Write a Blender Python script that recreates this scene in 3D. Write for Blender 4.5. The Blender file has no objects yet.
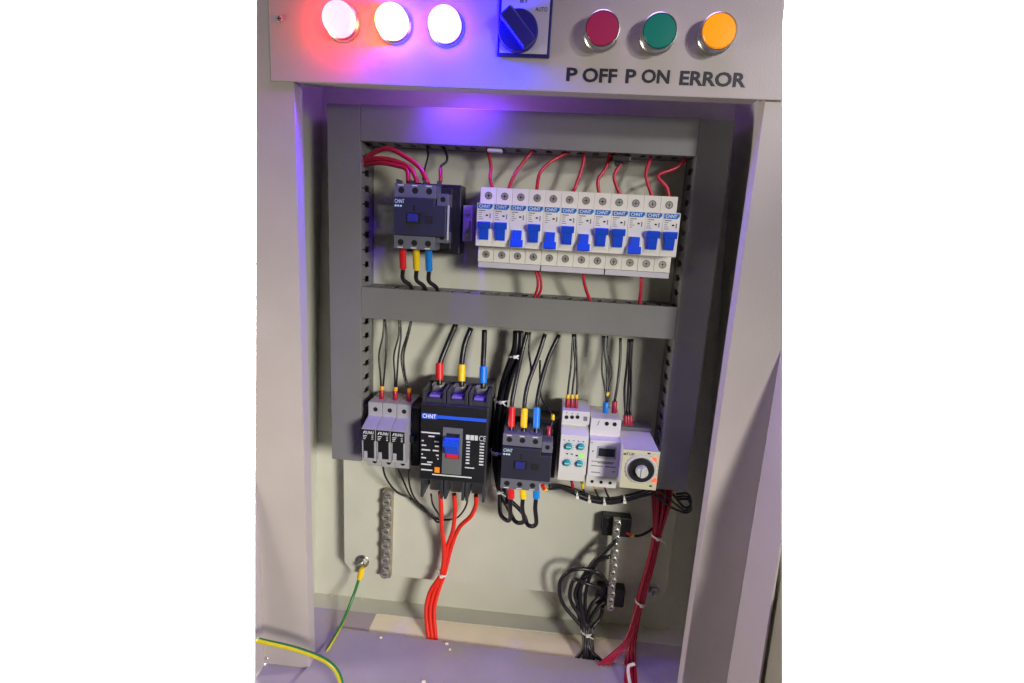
import bpy, bmesh, math, random
from mathutils import Vector, Matrix
random.seed(7)
S = 0.001                                   # everything below is written in millimetres
scene = bpy.context.scene
COL = scene.collection

# ------------------------------------------------------------------ camera
CAM = Vector((86.09, -657.58, -5.78)); YAW, PIT, ROL, FOC = -0.0685, 0.2044, 0.0568, 529.19
def basis():
    f = Vector((math.sin(YAW)*math.cos(PIT), math.cos(YAW)*math.cos(PIT), -math.sin(PIT)))
    r = Vector((math.cos(YAW), -math.sin(YAW), 0)); u = r.cross(f)
    return math.cos(ROL)*r+math.sin(ROL)*u, -math.sin(ROL)*r+math.cos(ROL)*u, f
CR, CU, CF = basis()
def ray(px, py): return (px-512)/FOC*CR - (py-341.5)/FOC*CU + CF
def at(px, py, Y):                          # measured point of the photo at depth Y (mm)
    d = ray(px, py); t = (Y-CAM.y)/d.y
    return CAM + d*t
def atz(px, py, Z):
    d = ray(px, py); t = (Z-CAM.z)/d.z
    return CAM + d*t
def atx(px, py, X):
    d = ray(px, py); t = (X-CAM.x)/d.x
    return CAM + d*t

# ------------------------------------------------------------------ materials
def lin(c): return tuple(((v/255)/12.92 if v/255 <= .04045 else ((v/255+.055)/1.055)**2.4) for v in c)
MATS = {}
def mat(name, rgb, rough=.5, metal=0., var=.06, vscale=18., bump=0., bscale=900., emit=None, estr=0., spec=.5, dirt=0., trans=0.):
    m = bpy.data.materials.new(name); m.use_nodes = True
    nt = m.node_tree; N = nt.nodes; L = nt.links; b = N['Principled BSDF']
    c = lin(rgb)
    tc = N.new('ShaderNodeTexCoord')
    nz = N.new('ShaderNodeTexNoise'); nz.inputs['Scale'].default_value = vscale; nz.inputs['Detail'].default_value = 6
    L.new(tc.outputs['Object'], nz.inputs['Vector'])
    rmp = N.new('ShaderNodeValToRGB'); e = rmp.color_ramp.elements
    e[0].position = .3; e[1].position = .7
    e[0].color = tuple(v*(1-var) for v in c)+(1,); e[1].color = tuple(min(1, v*(1+var)) for v in c)+(1,)
    L.new(nz.outputs['Fac'], rmp.inputs['Fac'])
    out = rmp.outputs['Color']
    if dirt:
        n2 = N.new('ShaderNodeTexNoise'); n2.inputs['Scale'].default_value = 55; n2.inputs['Detail'].default_value = 9; n2.inputs['Roughness'].default_value = .75
        L.new(tc.outputs['Object'], n2.inputs['Vector'])
        r2 = N.new('ShaderNodeValToRGB'); r2.color_ramp.elements[0].position = .60; r2.color_ramp.elements[1].position = .78
        r2.color_ramp.elements[0].color = (0, 0, 0, 1); r2.color_ramp.elements[1].color = (dirt, dirt, dirt, 1)
        L.new(n2.outputs['Fac'], r2.inputs['Fac'])
        mx = N.new('ShaderNodeMixRGB'); mx.inputs['Color2'].default_value = tuple(v*.55 for v in c)+(1,)
        L.new(r2.outputs['Color'], mx.inputs['Fac']); L.new(out, mx.inputs['Color1']); out = mx.outputs['Color']
    L.new(out, b.inputs['Base Color'])
    b.inputs['Roughness'].default_value = rough; b.inputs['Metallic'].default_value = metal
    b.inputs['Specular IOR Level'].default_value = spec
    mr = N.new('ShaderNodeMapRange'); mr.inputs['To Min'].default_value = max(0.02, rough-.07); mr.inputs['To Max'].default_value = min(1, rough+.07)
    L.new(nz.outputs['Fac'], mr.inputs['Value']); L.new(mr.outputs['Result'], b.inputs['Roughness'])
    if bump:
        n3 = N.new('ShaderNodeTexNoise'); n3.inputs['Scale'].default_value = bscale; n3.inputs['Detail'].default_value = 2
        L.new(tc.outputs['Object'], n3.inputs['Vector'])
        bp = N.new('ShaderNodeBump'); bp.inputs['Strength'].default_value = bump; bp.inputs['Distance'].default_value = .0006
        L.new(n3.outputs['Fac'], bp.inputs['Height']); L.new(bp.outputs['Normal'], b.inputs['Normal'])
    if emit:
        b.inputs['Emission Color'].default_value = tuple(emit)+(1,); b.inputs['Emission Strength'].default_value = estr
    if trans: b.inputs['Transmission Weight'].default_value = trans
    MATS[name] = m; return m
paint   = mat('grey_paint', (184, 175, 172), .42, bump=.25, bscale=700, dirt=.2, var=.03)
inpaint = mat('inner_paint', (194, 194, 180), .5, bump=.25, bscale=700, dirt=.15, var=.04)
flpaint = mat('floor_paint', (172, 163, 168), .45, bump=.3, bscale=600, dirt=.35, var=.06)
cream   = mat('cream_foam', (250, 238, 206), .8, bump=.4, bscale=300, dirt=.25, var=.05)
ductm   = mat('duct_grey', (119, 118, 118), .5, bump=.15, var=.05, dirt=.2)
steel   = mat('zinc_steel', (190, 190, 186), .3, 1., var=.12, vscale=60)
dsteel  = mat('dull_steel', (176, 173, 166), .4, .75, var=.2, vscale=80)
chrome  = mat('chrome', (205, 205, 206), .34, 1., var=.04)
white   = mat('white_plastic', (224, 221, 214), .38, var=.03)
cwhite  = mat('relay_white', (212, 210, 210), .4, var=.03)
ivory   = mat('ivory_plastic', (192, 190, 164), .42, var=.04)
blue    = mat('toggle_blue', (22, 72, 205), .32, var=.05)
band    = mat('band_blue', (20, 105, 190), .35, var=.04)
char    = mat('charcoal', (52, 53, 60), .42, var=.12, bump=.12)
char2   = mat('charcoal_front', (38, 38, 54), .45, var=.06)
tgrey   = mat('terminal_grey', (98, 98, 112), .45, var=.06)
mgrey   = mat('module_grey', (158, 157, 160), .45, var=.05)
black   = mat('black_plastic', (24, 24, 27), .4, var=.15)
hole    = mat('dark_recess', (10, 10, 11), .8, var=.1)
ink     = mat('black_ink', (30, 28, 44), .5, var=.05)
faint   = mat('faint_ink', (120, 120, 124), .6, var=.1)
pale    = mat('pale_print', (205, 208, 210), .5, var=.05)
inkw    = mat('white_print', (238, 240, 242), .5, var=.03)
redw    = mat('red_wire', (186, 32, 60), .36, var=.10, vscale=30)
oredw   = mat('orange_red_wire', (226, 44, 28), .34, var=.08, vscale=30)
dredw   = mat('dark_red_wire', (158, 20, 52), .36, var=.10, vscale=30)
blackw  = mat('black_wire', (26, 25, 30), .34, var=.15, vscale=30)
greenw  = mat('green_wire', (40, 120, 54), .36, var=.08)
yelloww = mat('yellow_wire', (212, 196, 40), .36, var=.08)
slR     = mat('red_sleeve', (214, 30, 34), .4, var=.07)
slY     = mat('yellow_sleeve', (232, 196, 24), .4, var=.07)
slB     = mat('blue_sleeve', (18, 124, 214), .4, var=.07)
crim    = mat('crimson_ferrule', (158, 24, 52), .4, var=.08)
orng    = mat('orange_ferrule', (232, 160, 30), .4, var=.08)
tie     = mat('nylon_tie', (224, 222, 216), .35, var=.04)
teal    = mat('teal_knob', (40, 148, 158), .4, var=.08)
lcd     = mat('lcd_glass', (44, 46, 54), .12, var=.1)
greenl  = mat('green_led', (130, 220, 70), .4, emit=(.25, .9, .12), estr=.5)
redl    = mat('red_led', (240, 60, 40), .3, emit=(1., .08, .04), estr=2.2)
pink    = mat('crimson_button', (176, 44, 92), .3, var=.03)
green   = mat('green_button', (22, 128, 112), .3, var=.03)
amber   = mat('amber_button', (250, 156, 12), .28, var=.03, emit=(1., .36, .01), estr=.45)
gdial   = mat('dial_grey', (188, 188, 186), .35, var=.05)
orsq    = mat('orange_mark', (240, 140, 30), .5)
pearl   = mat('pearl_plate', (196, 192, 206), .35, var=.03)
lensR   = mat('red_lamp_lens', (240, 200, 180), .3, emit=(1., .009, .018), estr=85)
lensY   = mat('yellow_lamp_lens', (250, 235, 200), .3, emit=(1., .33, .10), estr=14)
lensB   = mat('blue_lamp_lens', (220, 220, 255), .3, emit=(.007, .0012, 1.), estr=1300)
wallm   = mat('white_wall', (245, 245, 244), .9, var=.01, vscale=2)
bluem   = mat('bright_blue_stripe', (40, 90, 220), .35, var=.04)
violet  = mat('violet_plastic', (120, 100, 190), .4, var=.05)

# ------------------------------------------------------------------ mesh builder
SPLIT = {'terminal_screws': 'terminal_screw', 'terminal_block': 'terminal_block', 'terminal_lugs': 'terminal_lug', 'terminal_holes': 'terminal_hole', 'terminal_insert': 'terminal_insert', 'rivet': 'rivet', 'red_light': 'red_light', 'phase_barriers': 'phase_barrier', 'window': 'window'}
WL = {}                                       # world origin (mm) of every object built
class MB:
    def __init__(s): s.bm = bmesh.new()
    def _merge(s, b, mi=0, smooth=False):
        for f in b.faces: f.material_index = mi; f.smooth = smooth
        me = bpy.data.meshes.new('t'); b.to_mesh(me); b.free(); s.bm.from_mesh(me); bpy.data.meshes.remove(me)
        return s
    def box(s, x0, x1, y0, y1, z0, z1, bev=.4, mi=0, seg=2):
        b = bmesh.new(); bmesh.ops.create_cube(b, size=1)
        for v in b.verts:
            v.co = Vector(((x0+x1)/2+v.co.x*(x1-x0), (y0+y1)/2+v.co.y*(y1-y0), (z0+z1)/2+v.co.z*(z1-z0)))
        m = min(abs(x1-x0), abs(y1-y0), abs(z1-z0))
        if bev and m > .3: bmesh.ops.bevel(b, geom=b.edges[:], offset=min(bev, m*.3), segments=seg, affect='EDGES', profile=.6)
        return s._merge(b, mi)
    def prism(s, pts, axis, a, c, bev=0, mi=0):
        """polygon of 2-D points swept along axis from a to c; X: (y,z)  Y: (x,z)  Z: (x,y)"""
        b = bmesh.new()
        def mk(p, t): return {'X': (t, p[0], p[1]), 'Y': (p[0], t, p[1]), 'Z': (p[0], p[1], t)}[axis]
        v0 = [b.verts.new(mk(p, a)) for p in pts]; v1 = [b.verts.new(mk(p, c)) for p in pts]
        b.faces.new(v0); b.faces.new(v1[::-1]); n = len(pts)
        for i in range(n): b.faces.new((v0[i], v1[i], v1[(i+1) % n], v0[(i+1) % n]))
        bmesh.ops.recalc_face_normals(b, faces=b.faces[:])
        if bev: bmesh.ops.bevel(b, geom=b.edges[:], offset=bev, segments=2, affect='EDGES', profile=.6)
        return s._merge(b, mi)
    def lathe(s, c, prof, axis=(0, -1, 0), n=28, mi=0):
        """profile of (r, h) turned about axis through c"""
        b = bmesh.new(); ax = Vector(axis).normalized(); q = Vector((0, 0, 1)).rotation_difference(ax)
        rings = []
        for r, h in prof:
            if r < 1e-5: rings.append([b.verts.new(Vector(c)+q @ Vector((0, 0, h)))])
            else: rings.append([b.verts.new(Vector(c)+q @ Vector((r*math.cos(2*math.pi*i/n), r*math.sin(2*math.pi*i/n), h))) for i in range(n)])
        for A, B in zip(rings, rings[1:]):
            for i in range(n):
                j = (i+1) % n
                if len(A) == 1 and len(B) == 1: continue
                if len(A) == 1: b.faces.new((A[0], B[i], B[j]))
                elif len(B) == 1: b.faces.new((A[i], B[0], A[j]))
                else: b.faces.new((A[i], B[i], B[j], A[j]))
        bmesh.ops.recalc_face_normals(b, faces=b.faces[:])
        for f in b.faces: f.smooth = True
        sh = [e for e in b.edges if len(e.link_faces) == 2 and e.calc_face_angle(0) > .6]
        bmesh.ops.split_edges(b, edges=sh)
        for f in b.faces: f.material_index = mi
        me = bpy.data.meshes.new('t'); b.to_mesh(me); b.free(); s.bm.from_mesh(me); bpy.data.meshes.remove(me)
        return s
    def cyl(s, c, r, h, axis=(0, -1, 0), bev=.4, n=24, mi=0):
        return s.lathe(c, [(0, 0), (r, 0), (r, h-bev), (r-bev, h), (0, h)], axis, n, mi)
    def tube(s, pts, r, n=10, mi=0, stripe=None, twist=0., dens=5):
        P = smooth(pts, dens); b = bmesh.new(); rings = []
        up = None; prev = None
        for i, p in enumerate(P):
            t = (P[min(i+1, len(P)-1)]-P[max(i-1, 0)])
            if t.length < 1e-9: t = Vector((0, 0, 1))
            t.normalize()
            if up is None:
                up = Vector((0, 1, 0)) if abs(t.y) < .9 else Vector((1, 0, 0))
            up = (up - t*up.dot(t)).normalized(); sd = t.cross(up)
            rings.append([b.verts.new(p + r*(math.cos(a)*up+math.sin(a)*sd)) for a in [2*math.pi*k/n + twist*i for k in range(n)]])
        for A, B in zip(rings, rings[1:]):
            for k in range(n):
                f = b.faces.new((A[k], A[(k+1) % n], B[(k+1) % n], B[k])); f.smooth = True
                f.material_index = (1 if (stripe and k in stripe) else mi)
        b.faces.new(rings[0][::-1]); b.faces.new(rings[-1])
        bmesh.ops.recalc_face_normals(b, faces=b.faces[:])
        me = bpy.data.meshes.new('t'); b.to_mesh(me); b.free(); s.bm.from_mesh(me); bpy.data.meshes.remove(me)
        return s
    def text(s, txt, x0, x1, z0, z1, y, depth=.15, mi=0, bold=0., slant=0.):
        """lettering facing -Y fitted into the box x0..x1, z0..z1"""
        cu = bpy.data.curves.new('t', 'FONT'); cu.body = txt; cu.size = 10; cu.extrude = .01; cu.offset = bold; cu.resolution_u = 3
        o = bpy.data.objects.new('t', cu); COL.objects.link(o); bpy.context.view_layer.update()
        dg = bpy.context.evaluated_depsgraph_get(); me = bpy.data.meshes.new_from_object(o.evaluated_get(dg))
        xs = [v.co.x for v in me.vertices]; ys = [v.co.y for v in me.vertices]
        a, c, d, e = min(xs), max(xs), min(ys), max(ys)
        for v in me.vertices:
            tx = (v.co.x-a)/(c-a); tz = (v.co.y-d)/(e-d)
            v.co = Vector((x0+tx*(x1-x0)+slant*tz*(z1-z0), y-depth*(1 if v.co.z > 0 else 0), z0+tz*(z1-z0)))
        b = bmesh.new(); b.from_mesh(me); bpy.data.meshes.remove(me); bpy.data.objects.remove(o); bpy.data.curves.remove(cu)
        return s._merge(b, mi)
    def pieces(s, gap=.6):
        """split into groups of touching islands, one builder each"""
        bm = s.bm; seen = set(); isl = []
        bm.verts.ensure_lookup_table()
        for v in bm.verts:
            if v.index in seen: continue
            st = [v]; seen.add(v.index); g = []
            while st:
                a = st.pop(); g.append(a)
                for e in a.link_edges:
                    b = e.other_vert(a)
                    if b.index not in seen: seen.add(b.index); st.append(b)
            isl.append([[min(q.co[i] for q in g)-gap for i in range(3)], [max(q.co[i] for q in g)+gap for i in range(3)], [q.index for q in g]])
        done = False
        while not done:
            done = True
            for i in range(len(isl)):
                for j in range(i+1, len(isl)):
                    A, B = isl[i], isl[j]
                    if all(A[0][k] <= B[1][k] and B[0][k] <= A[1][k] for k in range(3)):
                        isl[i] = [[min(A[0][k], B[0][k]) for k in range(3)], [max(A[1][k], B[1][k]) for k in range(3)], A[2]+B[2]]
                        isl.pop(j); done = False; break
                if not done: break
        out = []
        for _, _, ids in isl:
            keep = set(ids); m = MB(); m.bm.free(); m.bm = bm.copy(); m.bm.verts.ensure_lookup_table()
            bmesh.ops.delete(m.bm, geom=[q for q in m.bm.verts if q.index not in keep], context='VERTS')
            out.append(m)
        return out
    def build(s, name, mats, parent=None, label=None, origin=None):
        if parent is not None and name in SPLIT:
            s.bm.verts.index_update(); ps = s.pieces()
            if len(ps) > 1:
                s.bm.free(); return [p._build(SPLIT[name], mats, parent, label, origin) for p in ps][0]
            name = SPLIT[name]
        return s._build(name, mats, parent, label, origin)
    def _build(s, name, mats, parent=None, label=None, origin=None):
        if not isinstance(mats, (list, tuple)): mats = [mats]
        if parent is not None: org = WL[parent]
        elif origin is not None: org = Vector(origin)
        else:
            co = [v.co for v in s.bm.verts]
            org = Vector([(min(c[i] for c in co)+max(c[i] for c in co))/2 for i in range(3)])
        for v in s.bm.verts: v.co = (v.co-org)*S
        me = bpy.data.meshes.new(name); s.bm.to_mesh(me); s.bm.free()
        for m in mats: me.materials.append(m)
        o = bpy.data.objects.new(name, me); COL.objects.link(o)
        if parent is not None: o.parent = parent
        else: o.location = org*S
        WL[o] = org
        if label: o['label'] = label
        return o
def smooth(pts, dens=5):
    pts = [Vector(p) for p in pts]
    if len(pts) < 3: return pts
    Q = [2*pts[0]-pts[1]]+pts+[2*pts[-1]-pts[-2]]; out = []
    for i in range(1, len(Q)-2):
        a, b, c, d = Q[i-1], Q[i], Q[i+1], Q[i+2]
        for k in range(dens):
            t = k/dens
            out.append(.5*((2*b)+(c-a)*t+(2*a-5*b+4*c-d)*t*t+(3*b-a-3*c+d)*t**3))
    out.append(pts[-1]); return out
def thing(name, label, cat, loc, group=None):
    o = bpy.data.objects.new(name, None); COL.objects.link(o); o.location = Vector(loc)*S; o.empty_display_size = .01
    WL[o] = Vector(loc); o['label'] = label; o['category'] = cat
    if group: o['group'] = group
    return o
def tag(o, label, cat, group=None):
    o['label'] = label; o['category'] = cat
    if group: o['group'] = group
    return o
def dup(root, loc, label, group=None):
    def cp(o, par):
        c = o.copy(); COL.objects.link(c)
        if par is not None: c.parent = par
        for ch in list(o.children): cp(ch, c)
        return c
    kids = list(root.children)
    r = root.copy(); COL.objects.link(r); r.location = Vector(loc)*S; WL[r] = Vector(loc); r['label'] = label
    if group: r['group'] = group
    for k in kids: cp(k, r)
    return r

# ------------------------------------------------------------------ the cabinet
FL = -111.; PN = -114.; BK = 25.; ZF = -556.; ZT = at(783, -12, PN).z
XL, XR = -182.4, 272.4                        # opening edges
cab = thing('electrical_cabinet', 'pale grey metal control cabinet standing open, wires and breakers inside', 'cabinet', (45, 25, ZF))
MB().prism([(-213, ZT), (-240, ZF-14), (331, ZF-14), (286, ZT)], 'Y', BK, BK+2).build('back_wall', inpaint, cab)
MB().prism([(-213, ZT), (-240, ZF-14), (-238, ZF-14), (-211, ZT)], 'Y', FL+2.1, BK-.1).build('side_wall', inpaint, cab)
MB().prism([(284, ZT), (330, ZF-14), (328, ZF-14), (282, ZT)], 'Y', -92.1, BK-.1).prism([(274.5, ZT), (282, ZT), (328, ZF-14), (274.5, ZF-14)], 'Y', -94, -92.2).build('side_wall', inpaint, cab)
MB().box(-213, 268, PN+2.5, BK, ZT, ZT+2, .3).build('roof', paint, cab)
# left post: face, inner lip, outer rim
def post_outline(px_top, edge_x, ys, fn): pass
a0, a1, a2 = at(256, -30, FL), at(256, 466, FL), at(264.5, 668, FL)
m = MB(); m.prism([(a0.x, ZT), (a2.x, a1.z), (a2.x, ZF+.5), (XL, ZF+.5), (XL, ZT)], 'Y', FL, FL+2, .5)
m.box(XL-2, XL, FL+2.05, FL+17, ZF+.6, ZT, .5)
xl = a2.x; l0 = atx(256, 470, xl); l1 = atx(256, 700, xl)
m.prism([(FL+1, l1.z), (FL+1, l0.z), (l1.y, l1.z)], 'X', xl-1.5, xl, .3)
m.build('frame_post', paint, cab)
# right post
b0, b1, b2 = at(783, -12, FL), at(783, 351, FL), at(733, 690, FL)
m = MB(); m.prism([(XR, ZT), (b0.x, ZT), (b1.x, b1.z+2), (b1.x-2.1, b1.z), (b1.x-2.1, ZF-110), (XR, ZF-110)], 'Y', FL, FL+2, .5)
m.box(XR, XR+2, FL+2.05, FL+17, ZF-110, ZT, .5)
m.build('frame_post', paint, cab)
m = MB(); xr = b1.x
q = [atx(783, 352, xr), atx(783, 540, xr), atx(758, 700, xr)]
m.prism([(FL+1, q[0].z+6), (q[1].y, q[1].z), (q[2].y, q[2].z), (FL+1, ZF-110)], 'X', xr-2, xr, .3)
m.build('door_rim', paint, cab)
q3 = atx(783, 545, xr+6); q4 = atx(783, 720, xr+6)
MB().prism([(FL+1, q3.z), (q3.y, q3.z), (q4.y, q4.z), (FL+1, ZF-110)], 'X', xr+4, xr+6, .3).build('room_strip', mat('room_olive', (150, 146, 122), .5, var=.08), cab)  # added olive strip standing in for the blurred room beyond the rim
# control panel over the opening
c0, c1 = at(271, 78, PN), at(783, 103, PN); c2 = at(783, -12, PN)
ZP = 127.
m = MB(); m.prism([(c0.x, ZP), (c0.x, ZT), (c2.x, ZT), (c1.x, ZP)], 'Y', PN, PN+2.2, .8)
m.box(c0.x+25, c1.x-22, PN+2.3, PN+19, ZP+.2, ZP+2.2, .5)
pan = m.build('control_panel', paint, cab)
m = MB()
p = at(279.5, 19, PN); m.cyl((p.x, PN, p.z), 3, 1.2)
m.box(p.x-2.2, p.x+2.2, PN-1.3, PN-1.1, p.z-.35, p.z+.35, 0, 1); m.box(p.x-.35, p.x+.35, PN-1.35, PN-1.15, p.z-2.2, p.z+2.2, 0, 1)
m.build('panel_screw', [mgrey, hole], pan)
m = MB()
for t, x0, x1, yb, yt in (('P', 566, 577, 81, 67), ('OFF', 582, 616.5, 82.2, 67.2), ('P', 625, 635.5, 83.2, 68.5), ('ON', 641, 669, 83, 68.5), ('ERROR', 679, 745.5, 85.2, 70)):
    A, B = at(x0, yb, PN), at(x1, yb, PN); T = at(x0, yt, PN)
    m.text(t, A.x, B.x, A.z, T.z-.4, PN-.05, .25, bold=.3)
m.build('panel_lettering', ink, pan)
# mounting plate with cut corners
ZB = at(345, 571, 0).z
m = MB(); m.prism([(-181, 124), (-181, ZB+14), (-170, ZB), (262, ZB), (272, ZB+22), (272, 124)], 'Y', 0, 2, .5)
m.build('mounting_plate', inpaint, cab)
def bolt(px, py, name='plate_bolt'):
    c = at(px, py, 0); m = MB()
    m.lathe((c.x, 0, c.z), [(0, 0), (10, 0), (10, 1.4), (9.6, 1.8), (4, 1.8), (4, 2.4)], n=26)
    m.lathe((c.x, -1.8, c.z), [(0, 0), (6.4, 0), (6.4, 4.4), (5.6, 5.2), (0, 5.2)], n=6)
    m.lathe((c.x, -7, c.z), [(3, 0), (3, 6), (2.4, 7), (0, 7)], n=16)
    return m.build(name, steel, cab)
bolt(362.5, 561); bolt(653, 590)
# floor: rear strip, side strip, cream foam in the cable slot, sliding plate
s_ul, s_ll = atz(376, 614, ZF), atz(369, 632, ZF); s_ur, s_lr = atz(627, 640, ZF), atz(626, 666, ZF)
yu = (s_ul.y+s_ur.y)/2; yl = (s_ll.y+s_lr.y)/2
MB().box(-237, 326, yu, BK+1, ZF-2, ZF, .3).build('floor_rear', inpaint, cab)
MB().box(-239, s_ul.x, -190, yu-.05, ZF-2, ZF, .3).build('floor_side', flpaint, cab)
MB().box(s_ur.x, 326, FL-4, yu-.05, ZF-2, ZF, .3).build('floor_side', flpaint, cab)
MB().box(s_ul.x+.1, s_ur.x-.1, yl-30, yu-.1, ZF-3, ZF-.6, .2).build('foam_strip', cream, cab)
g0, g1 = atz(339, 627.5, ZF+3), atz(303, 684, ZF+3)
m = MB(); m.prism([(g0.x, g0.y), (g1.x-20, g1.y-50), (286, g1.y-50), (300, s_lr.y-4), (s_ur.x+1, s_lr.y-1)], 'Z', ZF+1, ZF+3.2, .5)
m.build('sliding_floor_plate', flpaint, cab)
MB().prism([(-238, -104), (-238, BK+1), (325, BK+1), (325, -104)], 'Z', ZF-12, ZF-9).build('leak_shield', inpaint, cab)  # unseen sheet added to stop light leaking through the floor seams
MB().box(-238, 326, -106, -104, ZF-12, ZF-2.1, .2).build('base_sill', flpaint, cab)
# crumbs of foam and drilling chips lie on the floor
chips = MB()
for px, py, r in ((381, 638, 3.2), (450, 650, 2.6), (447, 644, 4), (424, 682, 4.2), (332, 594, 1.6), (362, 597, 1.4), (490, 609, 1.6)):
    p = atz(px, py, ZF+3); r *= .62; chips.box(p.x-r, p.x+r*.8, p.y-r*.6, p.y+r*.5, ZF+2.8 if py > 630 else ZF, ZF+(5 if py > 630 else 1.6), .6)
o = chips.build('paint_crumbs', cream); o['label'] = 'pale crumbs of paint and foam scattered on the cabinet floor'; o['category'] = 'crumbs'; o['kind'] = 'stuff'
# small things inside the corner: the left post's little fixing screw
p = at(265.5, 658, FL); MB().cyl((p.x+2, FL, p.z), 1.6, 1.2).build('post_screw', steel, cab)

# ------------------------------------------------------------------ wall behind
w = MB().box(-3800, 3800, 700, 720, -3200, 3200, 0).build('background_wall', wallm); w['kind'] = 'structure'

# ------------------------------------------------------------------ wiring ducts
HD = 46.
def duct_wall(m, fixed0, fixed1, a, b, vertical):
    """slotted wall between a and b along its run"""
    pitch = 17.; n = int((b-a)/pitch); pitch = (b-a)/n
    def bx(p, q, y0, y1):
        if vertical: m.box(fixed0, fixed1, y0, y1, p, q, 0)
        else: m.box(p, q, y0, y1, fixed0, fixed1, 0)
    bx(a, b, -13, 0)
    for i in range(n):
        s0 = a+i*pitch; bx(s0+3.6, s0+pitch-3.6, -30, -13.01); bx(s0+.9, s0+pitch-.9, -HD+2.2, -30.01)
def duct(label, x0, x1, z0, z1, vertical, group='grey wiring ducts'):
    t = thing('cable_duct', label, 'cable duct', ((x0+x1)/2, 0, z0), group)
    m = MB()
    if vertical:
        m.box(x0, x1, -2, -.05, z0, z1, 0)
        duct_wall(m, x0+.6, x0+2.2, z0, z1, True); duct_wall(m, x1-2.2, x1-.6, z0, z1, True)
    else:
        m.box(x0, x1, -2, -.05, z0, z1, 0)
        duct_wall(m, z0+.6, z0+2.2, x0, x1, False); duct_wall(m, z1-2.2, z1-.6, x0, x1, False)
    m.build('slotted_channel', ductm, t)
    m = MB(); m.box(x0, x1, -HD, -HD+2, z0, z1, .7)
    if vertical: m.box(x0, x0+1.2-.65, -HD+2.02, -HD+6, z0, z1, 0); m.box(x1-.55, x1, -HD+2.02, -HD+6, z0, z1, 0)
    else: m.box(x0, x1, -HD+2.02, -HD+6, z0, z0+.55, 0); m.box(x0, x1, -HD+2.02, -HD+6, z1-.55, z1, 0)
    m.build('cover', ductm, t)
    return t
D0, D1, D2, D3 = -177.3, -139.1, 231.2, 267.
duct('grey slotted duct running down the left edge of the plate', D0, D1, -302, 122.5, True)
duct('dim grey slotted duct running down the right edge of the plate', D2+.3, D3, -304, 122.5, True)
duct('grey duct across the top, above the white breakers', D1+.3, D2, 84.5, 123, False)
duct('grey duct across the middle, between the two rows of devices', D1+.3, D2, -117, -79.7, False)

# ------------------------------------------------------------------ rails
def rail(label, x0, x1, zc):
    m = MB(); h = 17.5
    pr = [(-.1, zc-12.5), (-6.5, zc-12.5), (-6.5, zc-h), (-7.6, zc-h), (-7.6, zc-11.4), (-1.2, zc-11.4), (-1.2, zc+11.4), (-7.6, zc+11.4), (-7.6, zc+h), (-6.5, zc+h), (-6.5, zc+12.5), (-.1, zc+12.5)]
    m.prism(pr, 'X', x0, x1, 0)
    return tag(m.build('mounting_rail', steel), label, 'rail', 'steel mounting rails')
rail('steel rail behind the upper contactor and the white breakers', -134, 222, 0)
ZL = at(367.5, 401.7, -52).z-41               # centre of lower row
rail('steel rail behind the lower row of devices', -130, 224, ZL)

# ------------------------------------------------------------------ miniature circuit breakers
def screw_head(m, x, z, y, r, ring=0, head=1, slot=2):
    m.lathe((x, y, z), [(r*1.45, 0), (r*1.45, .25), (r*1.1, .25), (r*1.05, .05)], n=20, mi=ring)
    m.cyl((x, y, z), r, .45, n=18, mi=head)
    m.box(x-r*.8, x+r*.8, y-.6, y-.4, z-.35, z+.35, 0, slot); m.box(x-.35, x+.35, y-.62, y-.42, z-r*.8, z+r*.8, 0, slot)
def breaker(up):
    t = thing('circuit_breaker', 'x', 'breaker', (9, -8, -41), 'white miniature circuit breakers in the upper row')
    P = [(-8, -41), (-52, -41), (-52, -24), (-54, -22.8), (-74, -22.8), (-74, 22.8), (-54, 22.8), (-52, 24), (-52, 41), (-8, 41)]
    m = MB(); m.prism(P, 'X', .12, 17.88, .35)
    m.box(1.8, 16.2, -74.6, -73.9, (-19 if up else -22.2), (3.6 if up else -3), .3)
    m.build('body', white, t)
    m = MB()
    for z in (32, -32.5): screw_head(m, 9.3, z, -52, 2.9)
    m.build('terminal_screws', [faint, dsteel, hole], t)
    lb = MB().prism([(1, 16.6), (14.6, 16.6), (17, 19.2), (17, 21.9), (1, 21.9)], 'Y', -74.25, -73.8, 0).build('label_band', band, t)
    MB().text('CHNT', 2.4, 14.3, 17.6, 21, -74.27, .1, bold=.03).build('lettering', inkw, lb)
    m = MB(); m.box(2, 9, -74.15, -73.9, 14.2, 15.2, 0)
    for k in range(4): m.box(2, 2+random.choice((3, 4, 5)), -74.15, -73.9, 12.2-k*2.2, 12.9-k*2.2, 0)
    m.box(14, 15.2, -74.15, -73.9, 7, 12, 0)
    m.build('small_print', faint, t)
    MB().box(10, 12.4, -74.3, -73.9, 9.2, 10.8, 0).build('indicator', hole, t)
    m = MB()
    if up:
        m.prism([(-74.2, -16), (-77, -16), (-80.5, 2.6), (-79, 3.4), (-74.2, 2)], 'X', 4, 14, .4)
        m.prism([(-75, -4), (-79.5, -4), (-81.2, 2.4), (-80, 3.4), (-75, 3)], 'X', 2.2, 15.8, .5)
    else:
        m.prism([(-74.2, -4), (-77, -4), (-80.5, -21), (-79, -22), (-74.2, -20.5)], 'X', 4, 14, .4)
        m.prism([(-75, -14), (-79.3, -14), (-81.2, -20.8), (-80, -22), (-75, -21.6)], 'X', 2.2, 15.8, .5)
    m.build('toggle', blue, t)
    return t
upb, dnb = breaker(True), breaker(False)
ORD = ['first', 'second', 'third', 'fourth', 'fifth', 'sixth', 'seventh', 'eighth', 'ninth', 'tenth', 'eleventh', 'twelfth']
downs = (2, 4, 6, 9)
used = {True: False, False: False}
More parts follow.
